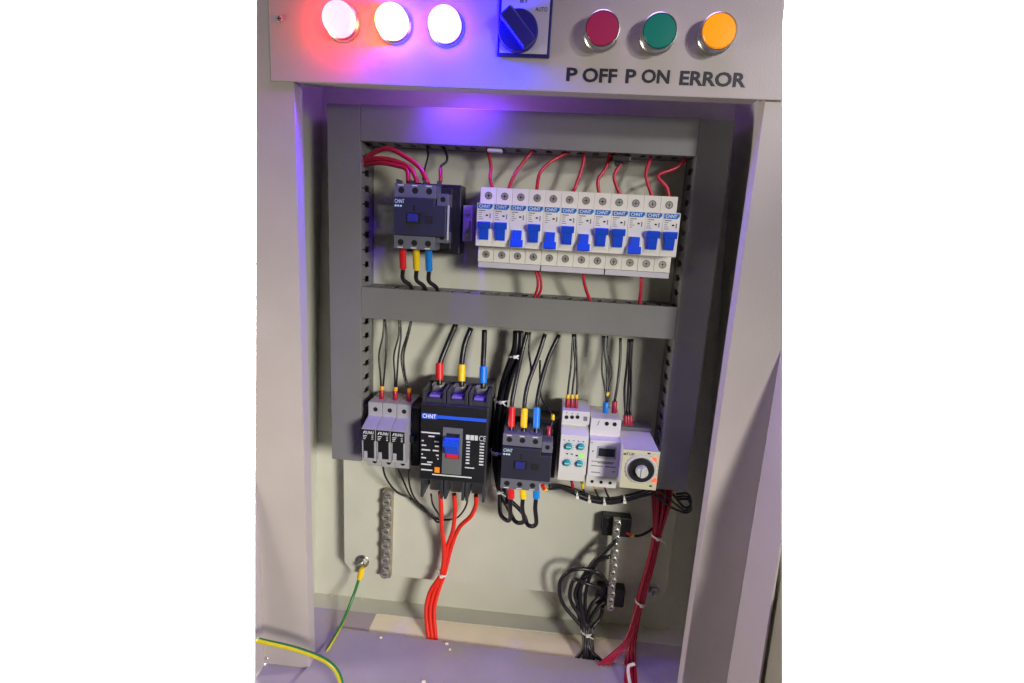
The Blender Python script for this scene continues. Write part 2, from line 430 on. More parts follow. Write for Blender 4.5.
for i in range(12):
    up = i not in downs; src = upb if up else dnb
    lab = ('leftmost' if i == 0 else 'rightmost' if i == 11 else ORD[i])+' white breaker from the left' if 0 < i < 11 else ('leftmost' if i == 0 else 'rightmost')+' white breaker of the upper row'
    lab += ', blue toggle ' + ('up' if up else 'down')
    loc = (9+18*i, -8, -41)
    if not used[up]: used[up] = True; src.location = Vector(loc)*S; src['label'] = lab
    else: dup(src, loc, lab)
for i, s in enumerate(('left', 'middle', 'right')):
    m = MB(); m.box(72*i+.8, 72*i+71.4, -53, -44, -47.5, -41.3, .6)
    tag(m.build('busbar_comb', pearl), 'pale busbar strip under the %s four white breakers' % s, 'busbar', 'busbar strips under the breakers')

# ------------------------------------------------------------------ wires
def W3(lst): return [at(*p) for p in lst]
WIRE_N = 0
def wire(name, label, pts, r, m_, cat='wire', group=None, sleeves=(), stripe=None, twist=0.):
    """pts: (px, py, depth); sleeves: (material, start point, end point, radius) in the same terms"""
    P = W3(pts)
    o = MB().tube(P, r, stripe=stripe, twist=twist).build(name, m_ if isinstance(m_, list) else [m_])
    tag(o, label, cat, group)
    for sm, a, b, rr in sleeves:
        A, B = at(*a), at(*b)
        nm = 'sleeve'
        s = MB(); d = (B-A); L = d.length
        s.lathe(A, [(0, 0), (rr*.85, 0), (rr, .8), (rr, L-.8), (rr*.85, L), (0, L)], d, 16)
        k = s.build(nm, sm, o)
    return o
G = 'red wires from the top duct to the breakers'
TW = [([(487, 147, -30), (491, 166, -32), (490, 178, -36), (493, 190, -38)], 'short wavy red wire above the first white breaker'),
      ([(534, 149, -30), (522, 164, -34), (514, 176, -38), (508, 190, -38)], 'slanting red wire above the second white breaker'),
      ([(571, 151, -28), (552, 161, -34), (540, 173, -40), (536.5, 191, -38)], 'curved red wire above the fourth white breaker'),
      ([(585, 150, -30), (582, 168, -34), (573, 193, -38)], 'straight slanting red wire above the sixth white breaker'),
      ([(610, 154, -30), (606, 168, -34), (598, 180, -38), (599.5, 196, -38)], 'bent red wire above the eighth white breaker'),
      ([(611, 160, -28), (616, 156, -32), (621, 163, -34), (614, 177, -38), (621, 197, -38)], 'hooked red wire above the ninth white breaker'),
      ([(651, 157, -30), (646, 175, -36), (653, 199, -38)], 'single red wire above the eleventh white breaker'),
      ([(686, 159, -28), (676, 168, -30), (660, 174, -36), (659, 179, -38), (667, 188, -38), (669, 201, -38)], 'sharply bent red wire above the rightmost white breaker')]
for pts, lb in TW: wire('red_wire', lb, pts, 2.0, redw, group=G)
G = 'red wires below the breakers'
wire('red_wire', 'left strand of the red pair below the fourth white breaker', [(533.5, 266, -40), (537, 276, -38), (537.5, 288, -36), (533, 300, -30)], 1.6, redw, group=G)
wire('red_wire', 'right strand of the red pair below the fourth white breaker', [(536.5, 266, -40), (540, 276, -38), (541, 289, -36), (535, 302, -30)], 1.6, redw, group=G)
wire('red_wire', 'red wire slanting right below the seventh white breaker', [(583, 270, -40), (584.5, 284, -38), (591, 304, -30)], 2.0, redw, group=G)
wire('red_wire', 'straight red wire below the tenth white breaker', [(641, 274, -40), (641, 288, -38), (639, 307, -30)], 2.0, redw, group=G)
# stuff poking out under the top duct
m = MB(); a = at(495, 151, -38); m.box(a.x-8, a.x+8, -44, -32, a.z-1.6, a.z+1.6, .6); tag(m.build('wire_clip', pearl), 'small pale clip under the top duct beside the first red wire', 'clip')
m = MB(); a = at(621, 161, -30); m.box(a.x-11, a.x+9, -42, -22, a.z-2, a.z+4, 1); m.cyl((a.x-4, -30, a.z-4), 3, 9, n=14); tag(m.build('wire_connector', black), 'black connector under the top duct beside the hooked red wire', 'connector')

# ------------------------------------------------------------------ contactors
CFY = -90.
cA, cB = at(393, 215, CFY), at(446.5, 215, CFY); CW = cB.x-cA.x; czc = (at(393, 183, CFY+6).z+at(393, 248, CFY+6).z)/2
CHH = (at(393, 183, CFY+6).z-at(393, 248, CFY+6).z)/2
def contactor():
    x0 = cA.x; x1 = cB.x; zc = czc; H = CHH; WM = CW*.78
    t = thing('contactor', 'dark contactor in the upper row, pink wires above and coloured sleeves below', 'contactor', ((x0+x1)/2, -8, zc-H-6), 'dark contactors')
    m = MB(); m.box(x0+1, x1+6, -38, -8, zc-H-5, zc+H+5, 1.2); m.box(x0+1.5, x1-.5, -CFY*-1+30, -38.05, zc-H+1, zc+H-1, 1)
    m.build('base', black, t)
    m = MB(); m.box(x0, x0+WM, CFY+4, -60.05, zc+H*.58, zc+H, .7); m.box(x0, x0+WM, CFY+4, -60.05, zc-H, zc-H*.58, .7)
    m.box(x0+WM+.2, x1, CFY+8, -60.05, zc+H*.38, zc+H*.76, .7); m.box(x0+WM+.2, x1, CFY+8, -60.05, zc-H*.76, zc-H*.40, .7)
    m.build('terminal_block', tgrey, t)
    m = MB(); m.box(x0, x1-.4, CFY, -60.1, zc-H*.57, zc+H*.37, 1.0); m.box(x0, x0+WM-.2, CFY+.03, -60.1, zc+H*.30, zc+H*.57, .9)
    m.build('front_cover', char2, t)
    m = MB()
    for k in range(3):
        x = x0+WM*(k+.5)/3
        for sg in (1, -1):
            m.cyl((x, CFY+4.1, zc+sg*H*.80), 3.5, .25, n=18, mi=0); m.lathe((x, CFY+4.0, zc+sg*H*.80), [(2.4, 0), (2.4, .35), (0, .35)], n=16, mi=1)
            m.box(x-2, x+2, CFY+3.5, CFY+3.64, zc+sg*H*.8-.35, zc+sg*H*.8+.35, 0, 0)
            m.box(x-3.5, x+2.5, CFY+3.8, CFY+4, zc+sg*H*.955-.6, zc+sg*H*.955+.4, 0, 2)
    for sg in (1, -1):
        x = x0+WM+(CW-WM)/2+.4; m.cyl((x, CFY+8.1, zc+sg*H*.58), 3.0, .25, n=18, mi=0); m.lathe((x, CFY+8, zc+sg*H*.58), [(2, 0), (2, .35), (0, .35)], n=16, mi=1)
    m.build('terminal_screws', [hole, black, pale], t)
    m = MB(); m.box(x0+CW*.24, x0+CW*.52, CFY-.3, CFY+.2, zc-H*.20, zc+H*.13, .2, 0)
    m.box(x0+CW*.60, x0+CW*.74, CFY-.3, CFY+.2, zc-H*.17, zc+H*.06, .2, 0); m.box(x0+CW*.37, x0+CW*.41, CFY-.2, CFY+.2, zc+H*.18, zc+H*.36, 0, 0)
    m.build('window', hole, t)
    MB().box(x0+CW*.28, x0+CW*.47, CFY-2.2, CFY-.25, zc-H*.15, zc+H*.09, .5).build('plunger', mat('indigo_plunger', (44, 46, 120), .35), t)
    m = MB(); m.text('CHNT', x0+CW*.03, x0+CW*.21, zc+H*.40, zc+H*.52, CFY-.05, .15, bold=.06, mi=0)
    for k in range(3): m.box(x0+CW*(.03+.05*k), x0+CW*(.065+.05*k), CFY-.15, CFY+.05, zc+H*.29, zc+H*.345, 0, 0)
    m.build('lettering', mat('light_blue_print', (190, 220, 240), .5), t)
    m = MB()
    for k in range(4): m.box(x0+WM*(k/3)-(.7 if k else -.1), x0+WM*(k/3)+(.7 if k < 3 else -.1), -80, -58, zc+H*.99, zc+H+5, .3)
    m.build('phase_barriers', char, t)
    return t
con = contactor()
# side sticker and rail clamp of the upper contactor
xs = cB.x+6.3
m = MB(); m.box(cB.x-.1, cB.x+.3, -84, -76, czc-CHH*.66, czc+CHH*.42, 0); m.build('side_sticker', pale, con)
m = MB(); m.box(cB.x+8, cB.x+19, -34, -8, -20, 21, .8); m.box(cB.x+3+8, cB.x+17, -42, -34.1, -6, 4, .6); m.cyl((cB.x+13.5, -34, 13), 3, 1, mi=1); m.cyl((cB.x+13.5, -34, -13), 3, 1, mi=1)
tag(m.build('end_clamp', [mgrey, dsteel]), 'grey end clamp on the rail right of the upper contactor', 'clamp')
# lower contactor: a copy of the upper one without the sticker
lA = at(501.5, 460, CFY); lzc = (at(501, 433, CFY+6).z+at(502, 487, CFY+6).z)/2
off = Vector((lA.x-cA.x, 0, lzc-czc))
con2 = dup(con, WL[con]+off, 'dark contactor in the lower row beside the black wire bundle', 'dark contactors')
for ch in list(con2.children):
    if ch.name.startswith('side_sticker'): bpy.data.objects.remove(ch)

# upper contactor wires
G = 'pink red wires into the upper contactor'
wire('red_wire', 'highest of three pink red wires looping to the upper contactor', [(360, 164, -30), (372, 154, -40), (388, 148.5, -50), (404, 156, -56), (420, 168, -62), (428, 184, -66)], 2.6, redw, group=G)
wire('red_wire', 'middle pink red wire looping to the upper contactor', [(360, 163, -26), (375, 158.5, -44), (392, 160, -52), (410, 168, -60), (418, 184, -66)], 2.6, redw, group=G)
wire('red_wire', 'lowest pink red wire, running flat to the upper contactor', [(361, 165, -28), (380, 163, -48), (398, 166, -56), (407, 170, -60), (408.5, 184, -66)], 2.6, redw, group=G)
wire('black_wire', 'thin dark wire above the upper contactor, without a ferrule', [(427, 144, -25), (428, 156, -28), (425, 168, -32), (423, 180, -36)], 1.2, blackw)
wire('black_wire', 'thin dark wire with red ferrule above the upper contactor', [(443, 146, -25), (447, 156, -28), (446, 162, -30), (440.5, 167, -34), (440.5, 178, -36)], 1.4, blackw, sleeves=[(crim, (440.5, 168, -34), (440.5, 182, -38), 2.2)])
G = 'sleeved black wires under the upper contactor'
for (lb, sm, x, y, dx) in (('red', slR, 402.5, 250, 10), ('yellow', slY, 416, 251, 10.5), ('blue', slB, 428.5, 252, 10)):
    wire('sleeved_wire', 'black wire with %s sleeve under the upper contactor' % lb, [(x-.5, y-6, -72), (x+.2, y+7, -66.3), (x+.6, y+18, -60), (x+.5, y+29, -52), (x+dx*.75, y+35, -42), (x+dx+1, y+43, -28)], 2.5, blackw, group=G,
         sleeves=[(sm, (x, y-3, -72), (x+.6, y+18.5, -60), 3.9)])

# ------------------------------------------------------------------ grey modules at the left of the lower row
fx = at(362, 440, -74).x
def module():
    t = thing('rail_module', 'x', 'rail module', (fx+9, -8, ZL-41), 'grey rail modules in the lower row')
    P = [(-8, -41), (-56, -41), (-58, -27), (-74, -26), (-76, 16), (-54, 22.8), (-52, 24), (-52, 41), (-8, 41)]
    m = MB(); m.prism([(y, z+ZL) for y, z in P], 'X', fx+.12, fx+17.5, .35); m.build('body', mgrey, t)
    m = MB(); m.cyl((fx+9, -51.6, ZL+32), 3.1, .6, n=20); m.cyl((fx+10, -56.6, ZL-34), 3., .9, n=20); m.build('terminal_holes', hole, t)
    a = math.atan2(2, 42)
    m = MB(); m.prism([(-76.6+(16-z)*.045, ZL+z) for z in (15, .5)]+[(-74.5, ZL+.5), (-75, ZL+15)], 'X', fx+.2, fx+16.8, 0)
    lb = m.build('label_plate', black, t)
    m = MB(); m.text('SUNU', fx+5, fx+15, ZL+9.6, ZL+13.2, -76.75, .15, bold=.03); m.prism([(fx+2.6, ZL+11), (fx+3.9, ZL+13.2), (fx+4.6, ZL+13.2), (fx+3.7, ZL+11.6), (fx+4.4, ZL+11.6), (fx+2.4, ZL+9.2)], 'Y', -76.8, -76.5, 0)
    for k in range(3): m.box(fx+2, fx+7-k, -76.45+.05*k, -76, ZL+6.9-k*2.1, ZL+7.5-k*2.1, 0); m.box(fx+12.5, fx+14.5, -76.45+.05*k, -76, ZL+6.9-k*2.1, ZL+7.5-k*2.1, 0)
    m.build('lettering', inkw, lb)
    m = MB(); m.prism([(-75.75, ZL+.4), (-74.7, ZL-22), (-73.5, ZL-22), (-74, ZL+.4)], 'X', fx+2.4, fx+15.2, 0); m.build('window', black, t)
    m = MB(); m.prism([(-75.4, ZL-13), (-76.4, ZL-21.6), (-74.2, ZL-21.6)], 'X', fx+2.7, fx+7, .2); m.build('latch', mgrey, t)
    return t
mod = module(); mod['label'] = 'leftmost grey rail module with black label in the lower row'
dup(mod, WL[mod]+Vector((17.9, 0, 0)), 'middle grey rail module with black label in the lower row')
dup(mod, WL[mod]+Vector((35.8, 0, 0)), 'rightmost of three grey rail modules, beside the big black breaker')
m = MB(); m.box(fx+53.9, fx+64, -50, -8, ZL-39, ZL+37, 1); m.box(fx+54, fx+60, -58, -50.05, ZL-5, ZL+3, .6)
tag(m.build('end_block', black), 'black end block between the grey modules and the big breaker', 'end block')
G = 'thin black wires above the grey modules'
k = 0
for (lb, xm, yb, bulge, xt) in (('left', 382, 398, (-3, 4), 384.5), ('middle', 395.5, 399, (-1.5, 3), 399.5), ('right', 409, 400, (-10, -7), 412)):
    for s_, b in (('left', bulge[0]), ('right', bulge[1])):
        e = -0.9 if s_ == 'left' else .9
        wire('black_wire', '%s strand of the %s black pair above the grey modules' % (s_, lb), [(xt+e*.4, 318, -26), (xt+b*.5, 335, -30), (xm+b*(1 if lb != 'right' else .75), 355, -34), (xm+b*.55, 374, -36), (xm+e*.7, 392, -36)], 1.15, blackw, group=G,
             sleeves=([(crim, (xm, yb+1, -36), (xm-.4, yb-8, -36), 3.1), (orng, (xm, yb-8, -36), (xm+.2, yb-12, -36), 2.6)] if s_ == 'left' else ()))
G = 'thin black wires looping below the grey modules'
wire('black_wire', 'leftmost thin black wire looping below the grey modules', [(382, 462, -46), (386, 478, -36), (397, 492, -20), (412, 499, -12), (425, 508, -14), (437, 522, -16), (440, 517, -18), (433, 505, -30), (431, 494, -44)], 1.25, blackw, group=G)
wire('black_wire', 'middle thin black wire looping below the grey modules', [(396, 464, -46), (403, 480, -36), (410, 495, -20), (420, 507, -14), (434, 518, -10), (447, 519.5, -14), (458, 517, -20), (466, 506, -34), (468, 494, -44)], 1.25, blackw, group=G)
wire('black_wire', 'rightmost thin black wire looping below the grey modules', [(409, 466, -46), (409, 482, -34), (414, 497, -20), (426, 510, -10), (438, 519, -8), (450, 520, -12)], 1.25, blackw, group=G)

# ------------------------------------------------------------------ moulded case breaker
BY = -76.
x0, x1 = at(419, 478, BY).x, at(485, 478, BY).x
zb, zt = at(419, 478.5, BY).z, at(420.5, 404, BY).z
ztt, zbb = at(420.5, 396, -66).z+9, at(419, 496, -66).z
BW = x1-x0
def bx(f): return x0+BW*f
def bz(py, px=452): return at(px, py, BY).z
t = thing('moulded_case_breaker', 'large black moulded case breaker with blue toggle in the lower row', 'breaker', ((x0+x1)/2, -8, zbb))
m = MB(); m.box(x0, x1, BY+2, -8, zb, zt, 1.2); m.box(x0, x1, -34, -8, zbb, ztt+2, 1)
for f in (0, .305, .365, .635, .695, .955):
    wd = .045
    m.box(bx(f), bx(f+wd), -68, -34.05, zt+.05, ztt, .6); m.box(bx(f), bx(f+wd), -68, -34.05, zbb, zb-.05, .6)
for k in range(3):
    m.box(bx(.05+.33*k), bx(.30+.33*k), -67, -34.05, zt+.05, zt+5, .5); m.box(bx(.05+.33*k), bx(.30+.33*k), -67, -34.05, zb-5, zb-.05, .5)
m.build('case', char, t)
cv = MB().box(x0+.6, x1-.6, BY, BY+2.5, zb+.4, zt-.4, .8).build('front_label', black, t)
m = MB(); m.box(bx(.02), bx(.98), BY-.25, BY+.1, bz(419.5), bz(416.3), .1); m.box(bx(.02), bx(.25), BY-.22, BY+.1, bz(420.6), bz(415.2), .1); st = m.build('blue_stripe', bluem, cv)
MB().text('CHNT', bx(.035), bx(.235), bz(420), bz(415.9), BY-.3, .12, bold=.04).build('lettering', inkw, st)
m = MB(); m.box(bx(.345), bx(.64), BY-1.6, BY+.2, bz(474), bz(427.5), .5); bz_ = m.build('bezel', mat('bezel_grey', (96, 98, 102), .5), t)
MB().box(bx(.40), bx(.60), BY-1.8, BY-1.5, bz(458), bz(433), .1).build('toggle_slot', hole, bz_)
m = MB(); m.prism([(BY-1.7, bz(453)), (BY-6, bz(452.5)), (BY-15, bz(441)), (BY-15, bz(436.5)), (BY-12, bz(434)), (BY-1.7, bz(436))], 'X', bx(.40), bx(.60), .8); m.prism([(BY-9, bz(443)), (BY-16.5, bz(442)), (BY-16.5, bz(436)), (BY-9, bz(434.5))], 'X', bx(.385), bx(.615), 1.2)
m.build('toggle', blue, t)
MB().box(bx(.41), bx(.59), BY-3.5, BY-1.7, bz(457), bz(453.2), .3).build('trip_mark', slR, t)
m = MB()
rows = [(434.5, .02, .30), (438, .13, .22), (443, .03, .06), (443, .22, .29), (447.5, .03, .10), (447.5, .23, .29), (452, .03, .16), (452, .2, .29), (456.5, .03, .05), (456.5, .25, .29), (460, .03, .1), (460, .27, .29), (464, .12, .2), (466.5, .03, .18), (472, .03, .20)]
for y, a, b in rows: m.box(bx(a), bx(b), BY-.2, BY+.1, bz(y+.7), bz(y-.6), 0)
for i in range(8):
    y = 440.5+3.0*i; m.box(bx(.70), bx(.70+.055), BY-.2, BY+.1, bz(y+.9), bz(y-.4), 0); m.box(bx(.90), bx(.965), BY-.2, BY+.1, bz(y+1.3), bz(y), 0)
m.box(bx(.69), bx(.83), BY-.2, BY+.1, bz(466.8), bz(465.8), 0); m.box(bx(.20), bx(.80), BY-.2, BY+.1, bz(476.6), bz(475.4), 0)
m.text('CE', bx(.885), bx(.985), bz(438.8), bz(433.4), BY-.05, .15)
for a, b in ((.69, .745), (.755, .81), (.82, .865)): m.box(bx(a), bx(b), BY-.2, BY+.1, bz(438.5), bz(433.5), 0)
m.build('small_print', pale, cv)
MB().box(bx(.235), bx(.31), BY-.2, BY+.1, bz(474), bz(468.5), 0).build('orange_mark', orsq, cv)
m = MB()
for k in range(3):
    xc = bx(.165+.335*k)
    m.box(xc-7, xc+7, -46, -35, zt+5.1, ztt+1, .5, 0); m.cyl((xc, -46, zt+12), 5, 3, mi=0); m.box(xc-7, xc+7, -44, -35, zbb-2, zb-5.1, .5, 0)
m.build('terminal_lugs', dsteel, t)
m = MB()
for k in (0, 1, 2): m.box(bx(.09+.335*k), bx(.25+.335*k), -62, -50, zt+5.1, zt+8, .5)
m.build('terminal_insert', violet, t)
m = MB()
for f in (.17, .5, .83): m.cyl((bx(f), BY, bz(424)), 1.5, .2, mi=0)
m.build('rivet', hole, t)
G = 'sleeved black cables above the big black breaker'
for lb, sm, x, pts in (('red', slR, 439.5, [(456, 324, -28), (447, 345, -34), (440, 364, -42)]), ('yellow', slY, 461.5, [(471, 328, -28), (464.5, 345, -34), (461.5, 366, -42)]), ('blue', slB, 483, [(484.5, 330, -28), (484, 346, -34), (483, 366, -42)])):
    yb = {'red': 380, 'yellow': 381.5, 'blue': 383.5}[lb]
    wire('sleeved_cable', 'thick black cable with %s sleeve above the big black breaker' % lb, pts+[(x, yb, -48), (x, yb+5, -49)], 3.3, blackw, group=G, sleeves=[(sm, (x, yb, -48), (x+(.4 if lb != 'red' else 0), yb-17, -42), 4.6)])
for k, (lb, pts) in enumerate((('left', [(440, 492, -46), (441, 505, -42), (442, 530, -32), (444, 548, -26)]), ('middle', [(454, 494, -46), (455, 508, -42), (453, 530, -32), (447, 548, -24)]), ('right', [(476, 495, -46), (476, 504, -42), (471, 516, -34), (459, 528, -28), (451, 548, -22)]))):
    tail = [(441.5+k*1.6, 573, -22), (430+k*4, 592, -24), (426+k*4, 612, -30), (429+k*3.6, 641.5, atz(429+k*3.6, 641.5, ZF-4).y)]
    wire('red_cable', '%s orange red cable dropping from the big black breaker to the floor' % lb, pts+tail, 2.9, oredw, 'cable', 'orange red cables below the big breaker')
def tie_(px, py, Y, r, ang, label, tail=7, sq=1.):
    c = at(px, py, Y); m = MB(); n = 20; ax = Vector((math.sin(ang), 0, math.cos(ang)))
    m.lathe(c-ax*1.1, [(r, 0), (r+.8, .1), (r+.8, 2.1), (r, 2.2), (r, 0)], ax, 22)
    m.box(c.x-1.9, c.x+1.9, c.y-r-3, c.y-r+.2, c.z-1.9, c.z+1.9, .5)
    m.tube([c+Vector((1, -r-1.5, 0)), c+Vector((tail*.5, -r-2.5, -1)), c+Vector((tail, -r-1, -tail*.55))], .8, n=6)
    return tag(m.build('cable_tie', tie), label, 'cable tie', 'pale nylon cable ties')
tie_(442.5, 573, -22, 6.2, .25, 'pale tie round the orange red cables', 2)

# ------------------------------------------------------------------ lower contactor wires
G = 'sleeved black wires above the lower contactor'
for lb, sm, pts, x, ya, yb in (('red', slR, [(541, 333, -28), (532, 352, -36), (521, 380, -50)], 511.5, 428, 407), ('yellow', slY, [(545, 334, -30), (538, 356, -38), (528, 384, -52)], 524, 428, 408.5), ('blue', slB, [(559, 335, -28), (549, 356, -38), (541.5, 380, -50)], 536.5, 428.5, 407.5)):
    if lb == 'red': pts = [(527, 332, -30), (522, 352, -36), (516.5, 378, -50)]
    wire('sleeved_wire', 'black wire with %s sleeve above the lower contactor' % lb, pts+[(x+.6, yb-6, -60), (x+.2, yb+6, -66), (x-.4, ya, -72), (x-.5, ya+5, -74)], 2.7, blackw, group=G, sleeves=[(sm, (x-.4, ya, -72), (x+.4, yb, -62), 4.2)])
wire('black_wire', 'thin black wire between the yellow and blue sleeved wires', [(530, 332, -26), (529, 352, -32), (531, 370, -40), (527, 392, -52)], 1.3, blackw)
wire('black_wire', 'thin black wire ending in a yellow and red ferrule at the lower contactor', [(540, 360, -34), (540, 380, -40), (541.5, 398, -46), (548, 408, -52), (552.5, 418, -60), (550, 428, -66)], 1.2, blackw, sleeves=[(slY, (552.8, 414.5, -60), (552.6, 420, -60), 2.4), (crim, (549, 426, -72), (548.4, 436, -76), 2.6)])
G = 'sleeved black wires below the lower contactor'
for lb, sm, x, xe, ye in (('red', slR, 511, 505, 519), ('yellow', slY, 523, 515, 521), ('blue', slB, 536, 527, 524)):
    wire('sleeved_wire', 'black wire with %s sleeve looping below the lower contactor' % lb, [(x, 484, -74), (x+.3, 494, -72), (x-.8, 508, -66), (xe+9 if lb != 'red' else xe+5, ye, -54), (xe+1, ye+1, -48), (xe-5, 512, -40), (500, 488, -34), (499, 460, -30)], 2.7, blackw, group=G,
         sleeves=[(sm, (x, 487, -74), (x+.3, 498, -72), 4.)])
G = 'black wires bundled left of the lower contactor'
for k, (dx, dy) in enumerate(((-5, 0), (-1, -5), (3, 1), (-3, 5), (2, 7), (6, -3))):
    x = dx*.75
    wire('bundled_wire', 'black wire of the tied bundle left of the lower contactor', [(518+x*.8, 331, -30+dy*.5), (517+x*.8, 346, -30+dy), (514+x, 358, -30+dy), (507+x, 378, -28+dy), (502+x*.9, 400, -26+dy), (499+x*.9, 425, -24+dy), (497.5+x*.9, 455, -24+dy), (500+x*.9, 482, -28+dy), (506+x, 505+dx, -34+dy)], 2.6, blackw, group=G)
tie_(515.5, 355, -30, 9, -.25, 'pale tie at the top of the black bundle left of the lower contactor', 6)
tie_(501, 400, -27, 8.5, -.1, 'pale tie halfway down the black bundle left of the lower contactor', 8)
tie_(497.5, 451, -25, 8.5, .1, 'pale tie on the black bundle level with the lower contactor', -8)
tie_(499.5, 489, -30, 8.5, .25, 'lowest pale tie on the black bundle left of the lower contactor', 9)

# ------------------------------------------------------------------ voltage relay
RY = -66.
x0, x1 = at(559.5, 455, RY).x, at(587.3, 455, RY).x; RW = x1-x0
zz = lambda py, Y=RY, px=573: at(px, py, Y).z
t = thing('voltage_relay', 'white relay with four teal knobs in the lower row', 'relay', ((x0+x1)/2, -8, zz(480, -54)))
zA, zB_, zC, zD, zE = zz(411, -54), zz(423.5, -54), zz(435.5, RY), zz(474, RY), zz(480.5, -56)
m = MB(); m.prism([(-8, zA), (-54, zA), (-54, zB_), (-47, zB_-2), (-47, zC+6), (RY, zC), (RY, zD), (-57, zD-1), (-57, zE), (-8, zE)], 'X', x0, x1, .5); m.build('body', cwhite, t)
m = MB()
for k in range(3): m.cyl((x0+RW*(.16+.2*k), -53.9, zz(417, -54, 564+k*6)), 2.6, .3, n=18, mi=0)
m.box(x0+RW*.78, x0+RW*.92, -54.3, -53.9, zz(420, -54), zz(415.5, -54), 0, 1)
for k in range(3): m.box(x0+RW*(.14+.2*k), x0+RW*(.18+.2*k), -54.2, -53.9, zz(413.8, -54), zz(412.6, -54), 0, 1)
m.build('terminal_holes', [hole, faint], t)
kc = []
for fx_, py in ((.30, 446), (.74, 446.5), (.29, 462.5), (.74, 463.5)):
    x = x0+RW*fx_; z = zz(py, RY, 559.5+28*fx_); kc.append((x, z)); m = MB()
    m.lathe((x, RY, z), [(0, 0), (4.6, 0), (4.6, .6), (3.9, .7), (3.7, 3), (3.2, 3.4), (0, 3.4)], n=24)
    m.box(x-3.0, x+3.0, RY-3.7, RY-3.35, z-.5, z+.5, 0, 1)
    kn = m.build('knob', [teal, pale], t)
m = MB()
for x, z in kc:
    for k in range(11):
        a = math.radians(-40+k*26); m.box(x+6.2*math.cos(a)-.35, x+6.2*math.cos(a)+.35, RY-.15, RY+.1, z+6.2*math.sin(a)-.35, z+6.2*math.sin(a)+.35, 0)
for f, w_ in ((.2, .09), (.37, .09)):
    z = zz(454.5); m.prism([(x0+RW*f, z+.8), (x0+RW*(f+w_), z-.9), (x0+RW*(f+w_*1.3), z+1.2)], 'Y', RY-.15, RY+.1, 0)
for f in (.58, .58): m.box(x0+RW*f, x0+RW*(f+.08), RY-.15, RY+.1, zz(456), zz(454.5), 0)
for k in range(5): m.box(x0+RW*(.1+.17*k), x0+RW*(.16+.17*k), RY-.15, RY+.1, zz(441), zz(440.3), 0)
m.build('small_print', ink, t)
MB().box(x0+RW*.70, x0+RW*.88, RY-.5, RY+.1, zz(457), zz(453.5), .2).build('indicator_light', greenl, t)
# digital timer
TY = -66.
x0, x1 = at(588.5, 460, TY).x, at(619.3, 460, TY).x; RW = x1-x0
zz = lambda py, Y=TY, px=604: at(px, py, Y).z
t = thing('digital_timer', 'white digital timer with small dark display in the lower row', 'timer', ((x0+x1)/2, -8, zz(487, -56)))
zA, zB_, zC, zD, zE = zz(419, -52), zz(436, -52), zz(441, TY), zz(477, TY), zz(487.5, -60)
m = MB(); m.prism([(-8, zA), (-52, zA), (-52, zB_), (TY, zC), (TY, zD), (-60, zD-1), (-60, zE), (-8, zE)], 'X', x0, x1, .5); m.build('body', cwhite, t)
m = MB()
for f in (.53, .79): m.cyl((x0+RW*f, -51.9, zz(423.5, -52)), 2.8, .3, n=18, mi=0)
m.prism([(x0+RW*.22, zz(425.5, -52)), (x0+RW*.27, zz(421, -52)), (x0+RW*.29, zz(421, -52)), (x0+RW*.245, zz(426, -52))], 'Y', -52.2, -51.9, 0, 1)
for f in (.2, .5, .8): m.cyl((x0+RW*f, -59.9, zz(482.5, -60)), 2.3, .3, n=18, mi=0)
m.cyl((x0+RW*.06, TY+.1, zz(443.5)), 1, .3, mi=0); m.cyl((x0+RW*.12, TY+.1, zz(452)), 1.1, .6, mi=1)
m.build('terminal_holes', [hole, faint], t)
m = MB(); m.box(x0+RW*.26, x0+RW*.88, TY-.7, TY+.1, zz(458.5), zz(446.5), .4); fr = m.build('display_frame', mgrey, t)
MB().box(x0+RW*.30, x0+RW*.84, TY-.85, TY-.6, zz(456.3), zz(448.2), .1).build('display', lcd, fr)
m = MB()
for y, a, b in ((462, .1, .85), (463.2, .3, .8), (466.5, .1, .5), (466.5, .55, .9), (473, .12, .42), (471, .8, .9)): m.box(x0+RW*a, x0+RW*b, TY-.15, TY+.1, zz(y+.45), zz(y-.45), 0)
m.build('small_print', faint, t)
# analog timer
AY = -92.
x0, x1 = at(621.2, 470, AY).x, at(658.3, 470, AY).x; RW = x1-x0
zt_, zb_ = at(640, 450.5, AY).z, at(640, 489.3, AY).z
t = thing('analog_timer', 'ivory square timer with round dark dial and glowing red lights', 'timer', ((x0+x1)/2, -8, zb_-2))
m = MB(); m.box(x0+.6, x1-.6, AY+3, -30, zb_+.6, zt_-.6, .8); m.build('body', cwhite, t)
MB().box(x0-2, x1+1, -29.9, -8, zb_-2, zt_+4, 1).build('socket', tgrey, t)
MB().box(x0, x1, AY, AY+2.9, zb_, zt_, .7).build('front_plate', ivory, t)
dc = at(641, 469, AY); dx, dz = dc.x, dc.z
m = MB(); m.lathe((dx, AY, dz), [(17.4, 0), (17.4, 1.2), (16.6, 1.8), (12, 1.8)], n=44, mi=0); m.lathe((dx, AY, dz), [(14.2, .2), (14.2, 4), (13.4, 4.6), (0, 4.6)], n=40, mi=1)
m.build('dial', [gdial, black], t)
m = MB(); m.lathe((dx, AY-4.6, dz), [(7, 0), (6.6, 5), (6, 5.6), (0, 5.6)], n=14); m.box(dx-1.6, dx+1.6, AY-11.5, AY-9.8, dz-5.8, dz+5.8, .4)
m.build('dial_knob', gdial, t)
m = MB()
for py in (459.5, 480): c = at(654.5, py, AY); m.cyl((c.x, AY, c.z), 2.8, 1.2)
m.build('red_light', redl, t)
m = MB(); a = at(629, 454, AY); m.text('TUP', a.x-3, a.x+6, a.z-1.6, a.z+1.6, AY-.02, .1, bold=.1)
